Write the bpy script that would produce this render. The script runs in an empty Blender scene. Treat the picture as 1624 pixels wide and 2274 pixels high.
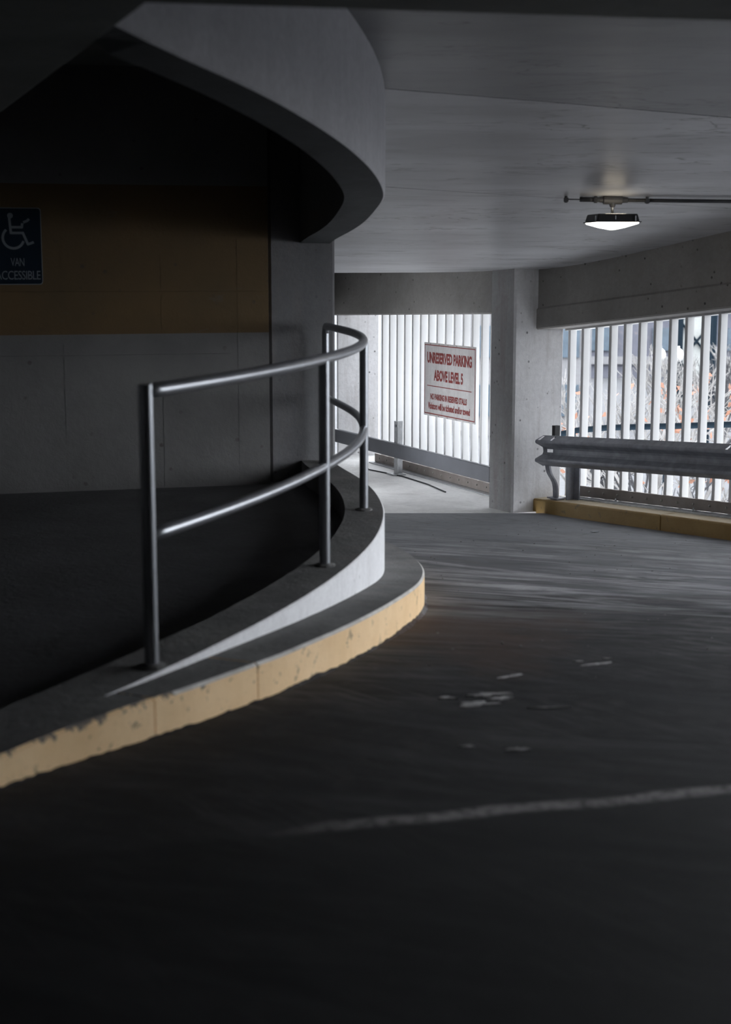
import bpy, bmesh, math, random
from mathutils import Vector, Matrix

# ------------------------------------------------------------------ camera, sky, exposure
scene = bpy.context.scene
cam_data = bpy.data.cameras.new('camera')
cam = bpy.data.objects.new('camera', cam_data)
scene.collection.objects.link(cam)
cam.location = (0, 0, 1.6)
cam.rotation_euler = (math.radians(90 - 9.496), 0, 0)
cam_data.sensor_fit = 'VERTICAL'
cam_data.sensor_height = 36
cam_data.lens = 3300 / 2274 * 36
cam_data.dof.use_dof = True
cam_data.dof.focus_distance = 16.0
cam_data.dof.aperture_fstop = 2.2
cam_data.clip_end = 600
scene.camera = cam

world = bpy.data.worlds.new('overcast_sky')
scene.world = world
world.use_nodes = True
wbg = world.node_tree.nodes['Background']
wbg.inputs[0].default_value = (0.90, 0.94, 1.0, 1)      # even, thin overcast
wbg.inputs[1].default_value = 7.9

scene.view_settings.view_transform = 'Standard'
scene.view_settings.look = 'None'
scene.view_settings.gamma = 1
scene.view_settings.use_curve_mapping = False
scene.view_settings.exposure = 0.0
scene.cycles.use_light_tree = False
scene.cycles.max_bounces = 6
scene.cycles.diffuse_bounces = 5
scene.cycles.adaptive_threshold = 0.04
scene.cycles.glossy_bounces = 2
scene.cycles.transmission_bounces = 0
scene.cycles.caustics_reflective = False
scene.cycles.caustics_refractive = False
scene.cycles.sample_clamp_indirect = 6

R = random.Random(7)
V = Vector

# ------------------------------------------------------------------ materials
def new_mat(name):
    m = bpy.data.materials.new(name); m.use_nodes = True
    nt = m.node_tree
    return m, nt, nt.nodes['Principled BSDF']

class G:                                   # small node-graph helper
    def __init__(s, nt): s.nt = nt
    def n(s, t, **kw):
        x = s.nt.nodes.new(t)
        for k, v in kw.items(): setattr(x, k, v)
        return x
    def link(s, a, b): s.nt.links.new(a, b)
    def pos(s):
        return s.n('ShaderNodeNewGeometry').outputs['Position']
    def mapping(s, vec, scale=(1, 1, 1), rot=(0, 0, 0), loc=(0, 0, 0)):
        m = s.n('ShaderNodeMapping')
        m.inputs['Scale'].default_value = scale; m.inputs['Rotation'].default_value = rot; m.inputs['Location'].default_value = loc
        s.link(vec, m.inputs['Vector']); return m.outputs[0]
    def noise(s, vec, scale, detail=6, rough=.6, dist=0):
        x = s.n('ShaderNodeTexNoise'); x.inputs['Scale'].default_value = scale; x.inputs['Detail'].default_value = min(detail, 4.5)
        x.inputs['Roughness'].default_value = rough; x.inputs['Distortion'].default_value = dist
        s.link(vec, x.inputs['Vector']); return x.outputs['Fac']
    def voronoi(s, vec, scale):
        x = s.n('ShaderNodeTexVoronoi'); x.inputs['Scale'].default_value = scale
        s.link(vec, x.inputs['Vector']); return x.outputs['Distance']
    def ramp(s, fac, a, b, ca=(0, 0, 0, 1), cb=(1, 1, 1, 1)):
        x = s.n('ShaderNodeValToRGB'); e = x.color_ramp.elements
        e[0].position = a; e[0].color = ca; e[1].position = b; e[1].color = cb
        s.link(fac, x.inputs[0]); return x.outputs[0]
    def mix(s, fac, a, b, mode='MIX'):
        x = s.n('ShaderNodeMixRGB', blend_type=mode)
        for i, v in ((0, fac), (1, a), (2, b)):
            if isinstance(v, (int, float)): x.inputs[i].default_value = v
            elif isinstance(v, tuple): x.inputs[i].default_value = v if len(v) == 4 else v + (1,)
            else: s.link(v, x.inputs[i])
        return x.outputs[0]
    def math(s, op, a, b=0.0, c=None):
        x = s.n('ShaderNodeMath', operation=op)
        for i, v in enumerate((a, b) if c is None else (a, b, c)):
            if isinstance(v, (int, float)): x.inputs[i].default_value = v
            else: s.link(v, x.inputs[i])
        return x.outputs[0]
    def sep(s, vec):
        x = s.n('ShaderNodeSeparateXYZ'); s.link(vec, x.inputs[0]); return x.outputs
    def bump(s, h, strength, dist, bsdf):
        x = s.n('ShaderNodeBump'); x.inputs['Strength'].default_value = strength; x.inputs['Distance'].default_value = dist
        s.link(h, x.inputs['Height']); s.link(x.outputs[0], bsdf.inputs['Normal'])

def concrete(name, col, var=.25, rough=.8, pits=.0, streak=0.0, bump=.25, scale=1.0, stain=(0.25, .22, .2), stain_amt=.35, spec=.3):
    m, nt, b = new_mat(name); g = G(nt); p = g.pos()
    n1 = g.noise(p, 1.6 * scale, 8, .65); n2 = g.noise(p, 22 * scale, 6, .7)
    dark = tuple(c * (1 - var) for c in col); lite = tuple(min(1, c * (1 + var * .5)) for c in col)
    c = g.mix(g.ramp(n1, .3, .7), dark, lite)
    c = g.mix(g.math('MULTIPLY', g.ramp(n2, .35, .75), .38), c, tuple(k * .6 for k in col))
    if streak:
        sv = g.mapping(p, scale=(5, 5, .45)); s = g.ramp(g.noise(sv, 2.2, 8, .7), .48, .66)
        c = g.mix(g.math('MULTIPLY', s, streak), c, stain)
    st = g.ramp(g.noise(p, .9 * scale, 7, .7, 1.2), .56, .72)
    c = g.mix(g.math('MULTIPLY', st, stain_amt), c, stain)
    if pits:
        vo = g.voronoi(p, 10 * scale); mask = g.ramp(g.noise(p, 3.5, 3), .46, .58)
        pit = g.math('MULTIPLY', g.ramp(vo, .09, .15, (1, 1, 1, 1), (0, 0, 0, 1)), mask)
        c = g.mix(g.math('MULTIPLY', pit, pits), c, (.03, .028, .026))
    g.link(c, b.inputs['Base Color']); b.inputs['Roughness'].default_value = rough
    b.inputs['Specular IOR Level'].default_value = spec
    g.bump(n2, bump, .02, b)
    return m

def plain(name, col, rough=.5, metal=0, var=.12, scale=8, spec=.4, bump=.05):
    m, nt, b = new_mat(name); g = G(nt); p = g.pos()
    n = g.noise(p, scale, 5)
    c = g.mix(g.ramp(n, .3, .7), tuple(k * (1 - var) for k in col), tuple(min(1, k * (1 + var)) for k in col))
    g.link(c, b.inputs['Base Color']); b.inputs['Roughness'].default_value = rough
    b.inputs['Metallic'].default_value = metal; b.inputs['Specular IOR Level'].default_value = spec
    if bump: g.bump(n, bump, .01, b)
    return m

def emitter(name, col, strength):
    m, nt, b = new_mat(name)
    b.inputs['Emission Color'].default_value = col + (1,); b.inputs['Emission Strength'].default_value = strength
    b.inputs['Base Color'].default_value = (.8, .8, .8, 1)
    return m

def asphalt():
    m, nt, b = new_mat('worn_asphalt'); g = G(nt); p = g.pos()
    xyz = g.sep(p)
    fine = g.noise(p, 130, 4, .7); big = g.noise(p, .7, 6, .6, .6)
    c = g.mix(g.ramp(big, .35, .7), (.010, .0108, .012), (.034, .035, .038))
    c = g.mix(g.math('MULTIPLY', g.ramp(fine, .45, .8), .35), c, (.075, .076, .08))
    # far half lightened, near half left dark: daylight by the fence put into colour
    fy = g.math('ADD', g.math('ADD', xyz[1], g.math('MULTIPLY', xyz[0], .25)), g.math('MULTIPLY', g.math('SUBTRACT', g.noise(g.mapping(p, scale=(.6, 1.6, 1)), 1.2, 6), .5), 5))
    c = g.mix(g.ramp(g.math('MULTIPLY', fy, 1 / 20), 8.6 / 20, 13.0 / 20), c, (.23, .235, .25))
    # tyre-polished pale streaks that run along the bend
    def streaks(rot, sc, scale, a, b, dist=.9):
        return g.ramp(g.noise(g.mapping(g.mapping(p, rot=(0, 0, math.radians(rot))), scale=sc), scale, 9, .7, dist), a, b)
    zone = g.ramp(g.noise(g.mapping(p, loc=(.3, .2, 0)), .55, 3), .33, .55)
    dy0 = g.math('ABSOLUTE', g.math('SUBTRACT', xyz[1], 10.6))
    belt = g.ramp(g.math('MULTIPLY', g.math('ADD', dy0, g.math('MULTIPLY', g.noise(p, .8, 5), 1.6)), .1), .10, .42, (1, 1, 1, 1), (.05, .05, .05, 1))
    s1 = g.math('MULTIPLY', g.math('MULTIPLY', streaks(30, (.55, 3.6, 1), 1.1, .44, .62), zone), belt)
    c = g.mix(s1, c, (.52, .52, .54))
    nf = g.ramp(g.math('MULTIPLY', xyz[1], .05), .22, .42, (.3, .3, .3, 1), (1, 1, 1, 1))
    s2 = g.math('MULTIPLY', g.math('MULTIPLY', nf, streaks(12, (.7, 9, 1), 1.2, .46, .64, .5)), g.ramp(g.noise(p, 1.1, 3), .4, .62))
    c = g.mix(g.math('MULTIPLY', s2, .55), c, (.19, .185, .19))
    s3 = g.math('MULTIPLY', streaks(55, (1.2, 14, 1), 1.0, .50, .66, 1.5), g.ramp(g.noise(p, 1.6, 3), .45, .62))
    s3 = g.math('MULTIPLY', s3, nf)
    c = g.mix(g.math('MULTIPLY', s3, .75), c, (.16, .155, .155))
    cl = g.ramp(g.noise(p, 5, 9, .75, 1.2), .50, .72)
    cl = g.math('MULTIPLY', cl, nf)
    c = g.mix(g.math('MULTIPLY', cl, .45), c, (.13, .12, .12))
    # rusty dirt swept against the kerb nose
    dx = g.math('SUBTRACT', xyz[0], .55); dy = g.math('MULTIPLY', g.math('SUBTRACT', xyz[1], 7.6), .55)
    dd = g.math('SQRT', g.math('ADD', g.math('MULTIPLY', dx, dx), g.math('MULTIPLY', dy, dy)))
    dd = g.math('ADD', dd, g.math('MULTIPLY', g.math('SUBTRACT', g.noise(p, 2.2, 7), .5), 1.6))
    c = g.mix(g.math('MULTIPLY', g.ramp(dd, .15, .75, (1, 1, 1, 1), (0, 0, 0, 1)), .75), c, (.085, .056, .045))
    # worn pale painted line across the lane
    wob = g.math('MULTIPLY', g.math('SUBTRACT', g.noise(p, 3.2, 6), .5), .10)
    ln = g.math('SUBTRACT', xyz[1], g.math('ADD', g.math('MULTIPLY', xyz[0], .285), 4.165))
    ln = g.math('ABSOLUTE', g.math('ADD', ln, wob))
    lm = g.ramp(ln, .026, .058, (1, 1, 1, 1), (0, 0, 0, 1))
    fade = g.ramp(g.math('ADD', xyz[0], g.math('MULTIPLY', g.noise(p, 5, 5), .5)), .0, .45)
    wear = g.ramp(g.noise(p, 26, 6, .7), .30, .55)
    lm = g.math('MULTIPLY', g.math('MULTIPLY', lm, fade), wear)
    c = g.mix(g.math('MULTIPLY', lm, .85), c, (.50, .47, .47))
    # asphalt on the near side of the line is darker
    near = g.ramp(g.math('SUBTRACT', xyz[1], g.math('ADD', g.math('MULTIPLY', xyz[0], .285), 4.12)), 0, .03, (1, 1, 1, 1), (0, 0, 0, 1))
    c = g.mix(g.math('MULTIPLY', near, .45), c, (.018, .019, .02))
    g.link(c, b.inputs['Base Color'])
    rg = g.ramp(big, .3, .7, (.6, .6, .6, 1), (.8, .8, .8, 1))
    g.link(rg, b.inputs['Roughness']); b.inputs['Specular IOR Level'].default_value = .10
    g.bump(fine, .6, .012, b)
    return m

def yellow_kerb(name, dark, lite, worn):
    m, nt, b = new_mat(name); g = G(nt); p = g.pos()
    n = g.noise(p, 3, 7, .65); f = g.noise(p, 40, 5, .7)
    c = g.mix(g.ramp(n, .3, .7), dark, lite)
    c = g.mix(g.math('MULTIPLY', g.ramp(f, .58, .75), .5), c, tuple(k * .62 for k in dark))
    z = g.sep(p)[2]
    chip = g.ramp(g.noise(p, 10, 9, .75), .60, .64)
    c = g.mix(g.math('MULTIPLY', chip, .7), c, (.16, .12, .07))
    wr = g.math('ADD', g.noise(p, 11, 8, .7), g.math('MULTIPLY', z, 3.2))      # rubbed bare along the high arris
    c = g.mix(g.math('MULTIPLY', g.ramp(wr, .66, .70), worn), c, (.085, .083, .08))
    g.link(c, b.inputs['Base Color']); b.inputs['Roughness'].default_value = .65
    g.bump(f, .25, .01, b)
    return m

def banded_wall():
    m, nt, b = new_mat('wall_paint_yellow_band'); g = G(nt); p = g.pos(); z = g.sep(p)[2]
    n1 = g.noise(p, 1.3, 7, .65); n2 = g.noise(p, 18, 6, .7)
    w = g.mix(g.ramp(n1, .3, .7), (.125, .122, .12), (.175, .172, .168))
    y = g.mix(g.ramp(n1, .3, .7), (.098, .066, .030), (.138, .085, .034))
    band = g.math('MULTIPLY', g.math('GREATER_THAN', z, 1.078), g.math('LESS_THAN', z, 2.174))
    c = g.mix(band, w, y)
    vo = g.voronoi(p, 7); pit = g.math('MULTIPLY', g.ramp(vo, .08, .14, (1, 1, 1, 1), (0, 0, 0, 1)), g.ramp(g.noise(p, 3, 3), .45, .6))
    c = g.mix(g.math('MULTIPLY', pit, .7), c, (.05, .04, .035))
    sc = g.ramp(g.noise(g.mapping(p, scale=(1, 1, 4)), 2.5, 7, .7, .6), .62, .72)
    c = g.mix(g.math('MULTIPLY', sc, .25), c, (.12, .12, .13))
    g.link(c, b.inputs['Base Color']); b.inputs['Roughness'].default_value = .75
    g.bump(n2, .2, .02, b)
    return m

def ceiling_paint(name, tone):
    m, nt, b = new_mat(name); g = G(nt); p = g.pos()
    n1 = g.noise(g.mapping(p, scale=(.6, 2.2, 1), rot=(0, 0, .25)), .9, 7, .6); n2 = g.noise(p, 30, 5, .7)
    c = g.mix(g.ramp(n1, .34, .66), tuple(tone * k for k in (.70, .70, .72)), tuple(tone * k for k in (1.0, 1.0, 1.03)))
    s = g.ramp(g.noise(g.mapping(p, scale=(1.1, 7, 1), rot=(0, 0, .12)), 1.4, 8, .7, .8), .56, .66)
    c = g.mix(g.math('MULTIPLY', s, .45), c, (.15, .15, .16))
    k = g.math('ABSOLUTE', g.math('SUBTRACT', g.noise(g.mapping(p, scale=(.5, 3, 1)), .8, 8, .68, .5), .5))
    k = g.math('MULTIPLY', g.ramp(k, .0, .010, (1, 1, 1, 1), (0, 0, 0, 1)), g.ramp(g.noise(p, .7, 3), .46, .56))
    c = g.mix(g.math('MULTIPLY', k, .75), c, (.10, .095, .09))
    g.link(c, b.inputs['Base Color']); b.inputs['Roughness'].default_value = .38
    b.inputs['Specular IOR Level'].default_value = .5
    g.bump(n2, .06, .01, b)
    return m

M = {}
M['asphalt'] = asphalt()
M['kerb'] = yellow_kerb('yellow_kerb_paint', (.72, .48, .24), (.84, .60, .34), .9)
M['kerb_shaded'] = yellow_kerb('shaded_kerb_yellow', (.27, .165, .05), (.34, .22, .075), 0)  # kerb yellow darkened; shade on the fence kerb put into the colour
M['band'] = banded_wall()
M['ceil'] = ceiling_paint('ceiling_paint_semi_gloss', .58)
M['ceil_shaded'] = ceiling_paint('ceiling_paint_shaded', .27)  # same ceiling paint toned down: shade on the near panel painted in
M['cream'] = concrete('rubbed_cream_kerb_top', (.55, .46, .32), .15, .8)
M['arris'] = concrete('chalky_worn_arris', (.66, .64, .60), .3, .85, stain=(.2, .19, .18), stain_amt=.5, scale=4)
M['kerb_top'] = concrete('kerb_top_concrete', (.21, .207, .203), .45, .85, bump=.4)
M['white_wall'] = concrete('whitewashed_concrete', (.78, .78, .79), .1, .7, pits=.3, bump=.3, stain=(.45, .44, .43), stain_amt=.25)
M['parapet'] = concrete('painted_parapet_concrete', (.84, .83, .85), .10, .6, bump=.12, streak=.12, stain=(.4, .4, .41), stain_amt=.15)
M['soffit'] = concrete('shaded_soffit_concrete', (.17, .18, .185), .2, .8, stain=(.09, .09, .085), stain_amt=.4)  # parapet underside, darker than its face: shade put into the colour
M['column'] = concrete('painted_column_concrete', (.68, .675, .68), .12, .7, pits=.7, streak=.25, stain=(.30, .27, .25), stain_amt=.2)
M['inner_face'] = concrete('rubbed_shaded_inner_face', (.36, .355, .355), .18, .7, pits=.7, streak=.35, stain=(.24, .19, .175), stain_amt=.4)  # real wear, plus a darker grey that paints in this face's shade
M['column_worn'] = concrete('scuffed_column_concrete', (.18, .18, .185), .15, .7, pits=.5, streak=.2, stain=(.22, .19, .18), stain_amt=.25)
M['beam'] = concrete('bare_beam_concrete', (.31, .295, .28), .2, .8, pits=.85, stain=(.2, .18, .16), stain_amt=.3, bump=.3)
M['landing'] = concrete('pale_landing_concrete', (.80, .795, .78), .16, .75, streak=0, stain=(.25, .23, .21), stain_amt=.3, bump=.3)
M['inner_floor'] = concrete('dark_inner_floor', (.10, .10, .105), .3, .75, stain=(.03, .03, .03), bump=.3)
M['dark_slab'] = concrete('dark_soffit_concrete', (.20, .21, .20), .25, .8, stain=(.08, .075, .06), stain_amt=.5)
M['grey_wall'] = concrete('grey_wall_concrete', (.33, .33, .33), .15, .8, pits=.4)
M['rail_steel'] = plain('grey_railing_paint', (.34, .35, .37), .30, .75, .08, 12, .7)
M['fin'] = plain('white_fin_paint', (.63, .63, .625), .45, 0, .03, 3, .4)
M['fin_rail'] = plain('brown_grey_fence_rail', (.26, .225, .205), .55, .2, .15, 9)
M['galv_dark'] = plain('weathered_galvanised_steel', (.27, .28, .31), .5, .15, .25, 10, .4)
M['galv'] = plain('galvanised_steel', (.42, .43, .44), .45, .6, .2, 14, .5)
M['panel_rail'] = plain('dark_grey_rail_paint', (.13, .135, .15), .45, .2, .08, 5)
M['black_steel'] = plain('black_fixture_paint', (.02, .02, .022), .45, .2, .1, 9)
M['conduit'] = plain('dark_conduit_steel', (.09, .09, .095), .5, .4, .15, 9)
M['lens'] = emitter('fixture_lens_glow', (1.0, .96, .90), 9.0)
M['uplight'] = emitter('fixture_uplight_glow', (1.0, .88, .68), 7.5)
M['sign_white'] = concrete('weathered_sign_white', (.60, .58, .57), .06, .5, streak=.35, stain=(.36, .31, .30), stain_amt=.1, bump=.0)
M['sign_red'] = plain('faded_sign_red', (.22, .035, .03), .5, 0, .15, 9)
M['sign_blue'] = plain('accessible_sign_blue_shaded', (.004, .013, .026), .4, 0, .08, 7)  # darker than the sign's own blue: dimness of the wall painted in
M['sign_symbol'] = plain('accessible_sign_white_shaded', (.20, .215, .23), .45, 0, .05, 7)  # sign white greyed, the same dimness put into the colour
M['ext_ground'] = concrete('street_paving', (.085, .087, .092), .2, .9, stain=(.13, .13, .135), stain_amt=.6)
M['bark'] = plain('pale_winter_bark', (.17, .165, .16), .9, 0, .3, 6)
M['bark_dark'] = plain('dark_winter_bark', (.03, .03, .033), .9, 0, .25, 6)
M['leaf'] = plain('orange_dry_leaf', (.20, .095, .06), .7, 0, .3, 9)
M['bld'] = concrete('far_blue_grey_render', (.085, .088, .108), .12, .8, bump=0)
M['bld_band'] = plain('far_pale_band', (.13, .13, .135), .7)
M['glass'] = plain('far_window_glass', (.05, .07, .09), .15, 0, .2, 2, .6)
M['pylon_white'] = plain('far_white_steel', (.28, .29, .28), .6)
M['dark_teal'] = plain('dark_teal_steel', (.008, .014, .020), .85, 0, .1, 8, .05)
M['globe'] = plain('white_lamp_globe', (.42, .42, .41), .3, 0, .03, 3)
M['patch'] = plain('pale_worn_patch', (.42, .41, .41), .7, 0, .3, 30)
M['bolt'] = plain('steel_bolt', (.40, .38, .35), .4, .7, .1, 20)

# ------------------------------------------------------------------ mesh helpers
col = scene.collection
def tag(o, label=None, cat=None, group=None, kind=None):
    if label: o['label'] = label
    if cat: o['category'] = cat
    if group: o['group'] = group
    if kind: o['kind'] = kind
    return o
def empty(name, loc):
    o = bpy.data.objects.new(name, None); col.objects.link(o); o.location = loc; o.empty_display_size = .1
    return o
def world_loc(o):
    l = V(o.location)
    while o.parent: o = o.parent; l += V(o.location)
    return l
def attach(o, parent):
    if parent is not None:
        o.parent = parent; o.location = V(o.location) - world_loc(parent)
    return o
def obj(name, verts, faces, mat, parent=None, smooth=False, mats=None, fmat=None):
    vs = [V(v) for v in verts]
    lo = V([min(v[i] for v in vs) for i in range(3)]); hi = V([max(v[i] for v in vs) for i in range(3)])
    c = (lo + hi) / 2; c.z = lo.z
    me = bpy.data.meshes.new(name)
    me.from_pydata([tuple(v - c) for v in vs], [], faces)
    for m in (mats or [mat]): me.materials.append(M[m])
    if fmat: 
        for i, k in enumerate(fmat): me.polygons[i].material_index = k
    if smooth:
        for pl in me.polygons: pl.use_smooth = True
    bm = bmesh.new(); bm.from_mesh(me); bmesh.ops.recalc_face_normals(bm, faces=bm.faces); bm.to_mesh(me); bm.free()
    o = bpy.data.objects.new(name, me); col.objects.link(o); o.location = c
    return attach(o, parent)
def share(src, loc, parent, name=None, rot=None):                      # another piece with the same mesh data
    o = bpy.data.objects.new(name or src.name.split('.')[0], src.data); col.objects.link(o); o.location = loc
    if rot is not None: o.rotation_euler = rot
    return attach(o, parent)
class MB:
    def __init__(s): s.v = []; s.f = []
    def add(s, vs, fs):
        k = len(s.v); s.v += [tuple(v) for v in vs]; s.f += [tuple(i + k for i in f) for f in fs]; return s
    def hexa(s, a):                         # 8 corners: bottom 4 ccw, top 4 ccw
        return s.add(a, [(0, 3, 2, 1), (4, 5, 6, 7), (0, 1, 5, 4), (1, 2, 6, 5), (2, 3, 7, 6), (3, 0, 4, 7)])
    def box(s, c, d, ax=(1, 0), z0=None):   # centre (x,y,z), size, horizontal axis of the first side
        ux = V((ax[0], ax[1], 0)).normalized(); uy = V((-ux.y, ux.x, 0)); c = V(c); uz = V((0, 0, 1))
        q = [c + ux * (d[0] / 2 * i) + uy * (d[1] / 2 * j) + uz * (d[2] / 2 * k) for k in (-1, 1) for i, j in ((-1, -1), (1, -1), (1, 1), (-1, 1))]
        return s.hexa(q)
    def prism(s, poly, z0, z1):
        n = len(poly); zz0 = z0 if hasattr(z0, '__len__') else [z0] * n; zz1 = z1 if hasattr(z1, '__len__') else [z1] * n
        vs = [(p[0], p[1], zz0[i]) for i, p in enumerate(poly)] + [(p[0], p[1], zz1[i]) for i, p in enumerate(poly)]
        return s.add(vs, [tuple(range(n))[::-1], tuple(range(n, 2 * n))] + [(i, (i + 1) % n, n + (i + 1) % n, n + i) for i in range(n)])
    def tube(s, path, r, seg=12, caps=True):
        path = [V(p) for p in path]; n = len(path); rr = r if hasattr(r, '__len__') else [r] * n
        k = len(s.v); up = V((0, 0, 1)); ref = None
        for i, p in enumerate(path):
            t = (path[min(i + 1, n - 1)] - path[max(i - 1, 0)]).normalized()
            if ref is None: ref = t.cross(up) if abs(t.z) < .95 else V((1, 0, 0))
            a = (ref - t * ref.dot(t)).normalized(); ref = a; b = t.cross(a)
            for j in range(seg):
                w = 2 * math.pi * j / seg; s.v.append(tuple(p + (a * math.cos(w) + b * math.sin(w)) * rr[i]))
        for i in range(n - 1):
            for j in range(seg):
                s.f.append((k + i * seg + j, k + i * seg + (j + 1) % seg, k + (i + 1) * seg + (j + 1) % seg, k + (i + 1) * seg + j))
        if caps:
            s.f.append(tuple(k + j for j in range(seg))[::-1]); s.f.append(tuple(k + (n - 1) * seg + j for j in range(seg)))
        return s
    def lathe(s, c, prof, seg=20, axis=None):   # prof: (radius, height)
        c = V(c); k = len(s.v)
        az = V(axis).normalized() if axis else V((0, 0, 1)); ax = az.orthogonal().normalized(); ay = az.cross(ax)
        for r, h in prof:
            for j in range(seg):
                w = 2 * math.pi * j / seg; s.v.append(tuple(c + az * h + (ax * math.cos(w) + ay * math.sin(w)) * r))
        for i in range(len(prof) - 1):
            for j in range(seg): s.f.append((k + i * seg + j, k + i * seg + (j + 1) % seg, k + (i + 1) * seg + (j + 1) % seg, k + (i + 1) * seg + j))
        s.f.append(tuple(k + j for j in range(seg))[::-1]); s.f.append(tuple(k + (len(prof) - 1) * seg + j for j in range(seg)))
        return s
    def obj(s, name, mat, parent=None, smooth=False, **kw): return obj(name, s.v, s.f, mat, parent, smooth, **kw)
def bevel(o, w=.01, seg=2):
    b = o.modifiers.new('bevel', 'BEVEL'); b.width = w; b.segments = seg; b.limit_method = 'ANGLE'
    return o
def interp(y, tab):
    if y <= tab[0][0]: return tab[0][1]
    for (a, u), (b, w) in zip(tab, tab[1:]):
        if y <= b:
            k = (y - a) / (b - a); return u + (w - u) * k
    return tab[-1][1]
def smooth_tab(tab, n=40, it=6):
    y0, y1 = tab[0][0], tab[-1][0]
    t = [(y0 + (y1 - y0) * i / n, interp(y0 + (y1 - y0) * i / n, tab)) for i in range(n + 1)]
    for _ in range(it):
        t = [t[0]] + [(t[i][0], (t[i - 1][1] + 2 * t[i][1] + t[i + 1][1]) / 4) for i in range(1, n)] + [t[-1]]
    return t

# ------------------------------------------------------------------ plan of the ramp
# road height along the lane, ceiling height along the lane (both fall away from the viewer)
ROAD = smooth_tab([(-6, .0), (3.6, 0), (4.3, -.03), (5.3, -.095), (5.95, -.14), (6.9, -.23), (7.6, -.30), (8.3, -.39), (8.95, -.48), (10.5, -.62), (12.7, -.78), (15.0, -.93), (18, -.93), (22, -.90)], 112, 4)
def road(y): return interp(y, ROAD)
CEIL = smooth_tab([(3, 3.45), (5, 3.2), (7.6, 2.80), (8.3, 2.70), (8.9, 2.62), (10, 2.40), (11.4, 2.11), (12.8, 1.89), (13.65, 1.74), (14.36, 1.62), (15.1, 1.53), (16.5, 1.5), (22, 1.46)], 76, 3)
def ceil(y): return interp(y, CEIL)
# outer edge of the island (retaining curb below, parapet above)
EDGE = [(-5.2, -4.1), (-3.5, -.37), (-2.4, 2.05), (-1.671, 3.635), (-1.391, 4.237), (-1.245, 4.535), (-1.099, 4.833), (-.955, 5.132), (-.816, 5.432), (-.682, 5.735), (-.555, 6.041), (-.436, 6.35),
        (-.327, 6.663), (-.227, 6.979), (-.138, 7.299), (-.061, 7.622), (.003, 7.948), (.055, 8.277), (.091, 8.607), (.113, 8.938),
        (.12, 9.27), (.109, 9.602), (.083, 9.932), (.042, 10.26), (-.014, 10.585), (-.085, 10.907), (-.16, 11.2), (-.225, 11.5), (-.28, 11.85)]
def dense(pts, k=3):
    out = []
    n = len(pts)
    for i in range(n - 1):
        p0, p1, p2, p3 = (V((*pts[max(0, min(n - 1, j))], 0)) for j in (i - 1, i, i + 1, i + 2))
        for q in range(k):
            t = q / k
            out.append(.5 * ((2 * p1) + (p2 - p0) * t + (2 * p0 - 5 * p1 + 4 * p2 - p3) * t * t + (3 * p1 - p0 - 3 * p2 + p3) * t ** 3))
    out.append(V((*pts[-1], 0)))
    return out
ED = dense(EDGE)
def normals(ps):
    out = []
    for i in range(len(ps)):
        t = (ps[min(i + 1, len(ps) - 1)] - ps[max(i - 1, 0)]).normalized(); out.append(V((t.y, -t.x, 0)))
    return out
EN = normals(ED)
def edge_x(y): return interp(y, [(p.y, p.x) for p in ED])

# outer fence line: corner K0 of the column, F runs along the fence towards the viewer, O points outdoors
K0 = V((1.50, 15.03, 0)); F = V((.511, -.859, 0)).normalized(); O = V((-F.y, F.x, 0))
def fp(o, t, z=0.0): q = K0 + O * o + F * t; return V((q.x, q.y, z))
S0 = V((1.36, 16.40, 0)); B = V((-.424, .905, 0)).normalized(); BO = V((B.y, -B.x, 0))
def bp(o, t, z=0.0): q = S0 + BO * o + B * t; return V((q.x, q.y, z))

# ------------------------------------------------------------------ floors
def build_road():
    ys = [-5 + i * .25 for i in range(int(20.2 / .25) + 1)]
    vs = []; fs = []
    NX = 14
    for y in ys:
        y = min(y, 15.1); x0 = edge_x(y) - .06 if y < 11.6 else -.45
        for i in range(NX):
            x = x0 + (8.2 - x0) * i / (NX - 1); k = y
            if y > 14.5: k = min(y + (x - 1.5) * .0, 15.1)
            vs.append((x, k, road(k)))
    for r in range(len(ys) - 1):
        for i in range(NX - 1):
            a = r * NX + i; fs.append((a, a + 1, a + NX + 1, a + NX))
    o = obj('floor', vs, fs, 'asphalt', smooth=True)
    sol = o.modifiers.new('slab', 'SOLIDIFY'); sol.thickness = .2; sol.offset = -1 if o.data.polygons[0].normal.z > 0 else 1
    o.modifiers.new('edge', 'EDGE_SPLIT').split_angle = math.radians(40)
    return o
road_o = tag(build_road(), 'dark worn asphalt ramp floor with pale tyre streaks', 'floor', kind='structure')

lz = -.925
mb = MB().prism([(-.8, 14.78), (1.52, 15.04), (2.3, 15.3), (1.6, 17.0), (.4, 19.9), (-.8, 19.9)], lz - .2, lz)
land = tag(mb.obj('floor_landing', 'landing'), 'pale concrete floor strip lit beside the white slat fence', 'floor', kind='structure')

iz = -.10
mb = MB(); poly = [(p.x - n.x * .2, p.y - n.y * .2) for p, n in zip(ED, EN)]
mb.prism([(-7, -5)] + poly + [(-.9, 12.0), (-7, 12.0)], iz - .15, iz)
tag(mb.obj('floor_inner', 'inner_floor'), 'dark inner garage floor behind the curved railing', 'floor', kind='structure')

# ------------------------------------------------------------------ walls
WA = V((-2.734, 10.979, 0)); WB = V((-.742, 11.487, 0)); WD = (WB - WA).normalized(); WN = V((WD.y, -WD.x, 0))
def wp(d, z, out=0): q = WB - WD * d + WN * out; return V((q.x, q.y, z))
w0 = WB - WD * 6.6
mb = MB().prism([(w0.x, w0.y), (WB.x, WB.y), (WB.x - WN.x * .3, WB.y - WN.y * .3), (w0.x - WN.x * .3, w0.y - WN.y * .3)], -.25, 3.7)
wall_b = tag(mb.obj('wall_back', 'band'), 'dim concrete wall with a broad yellow painted band', 'wall', kind='structure')
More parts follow.
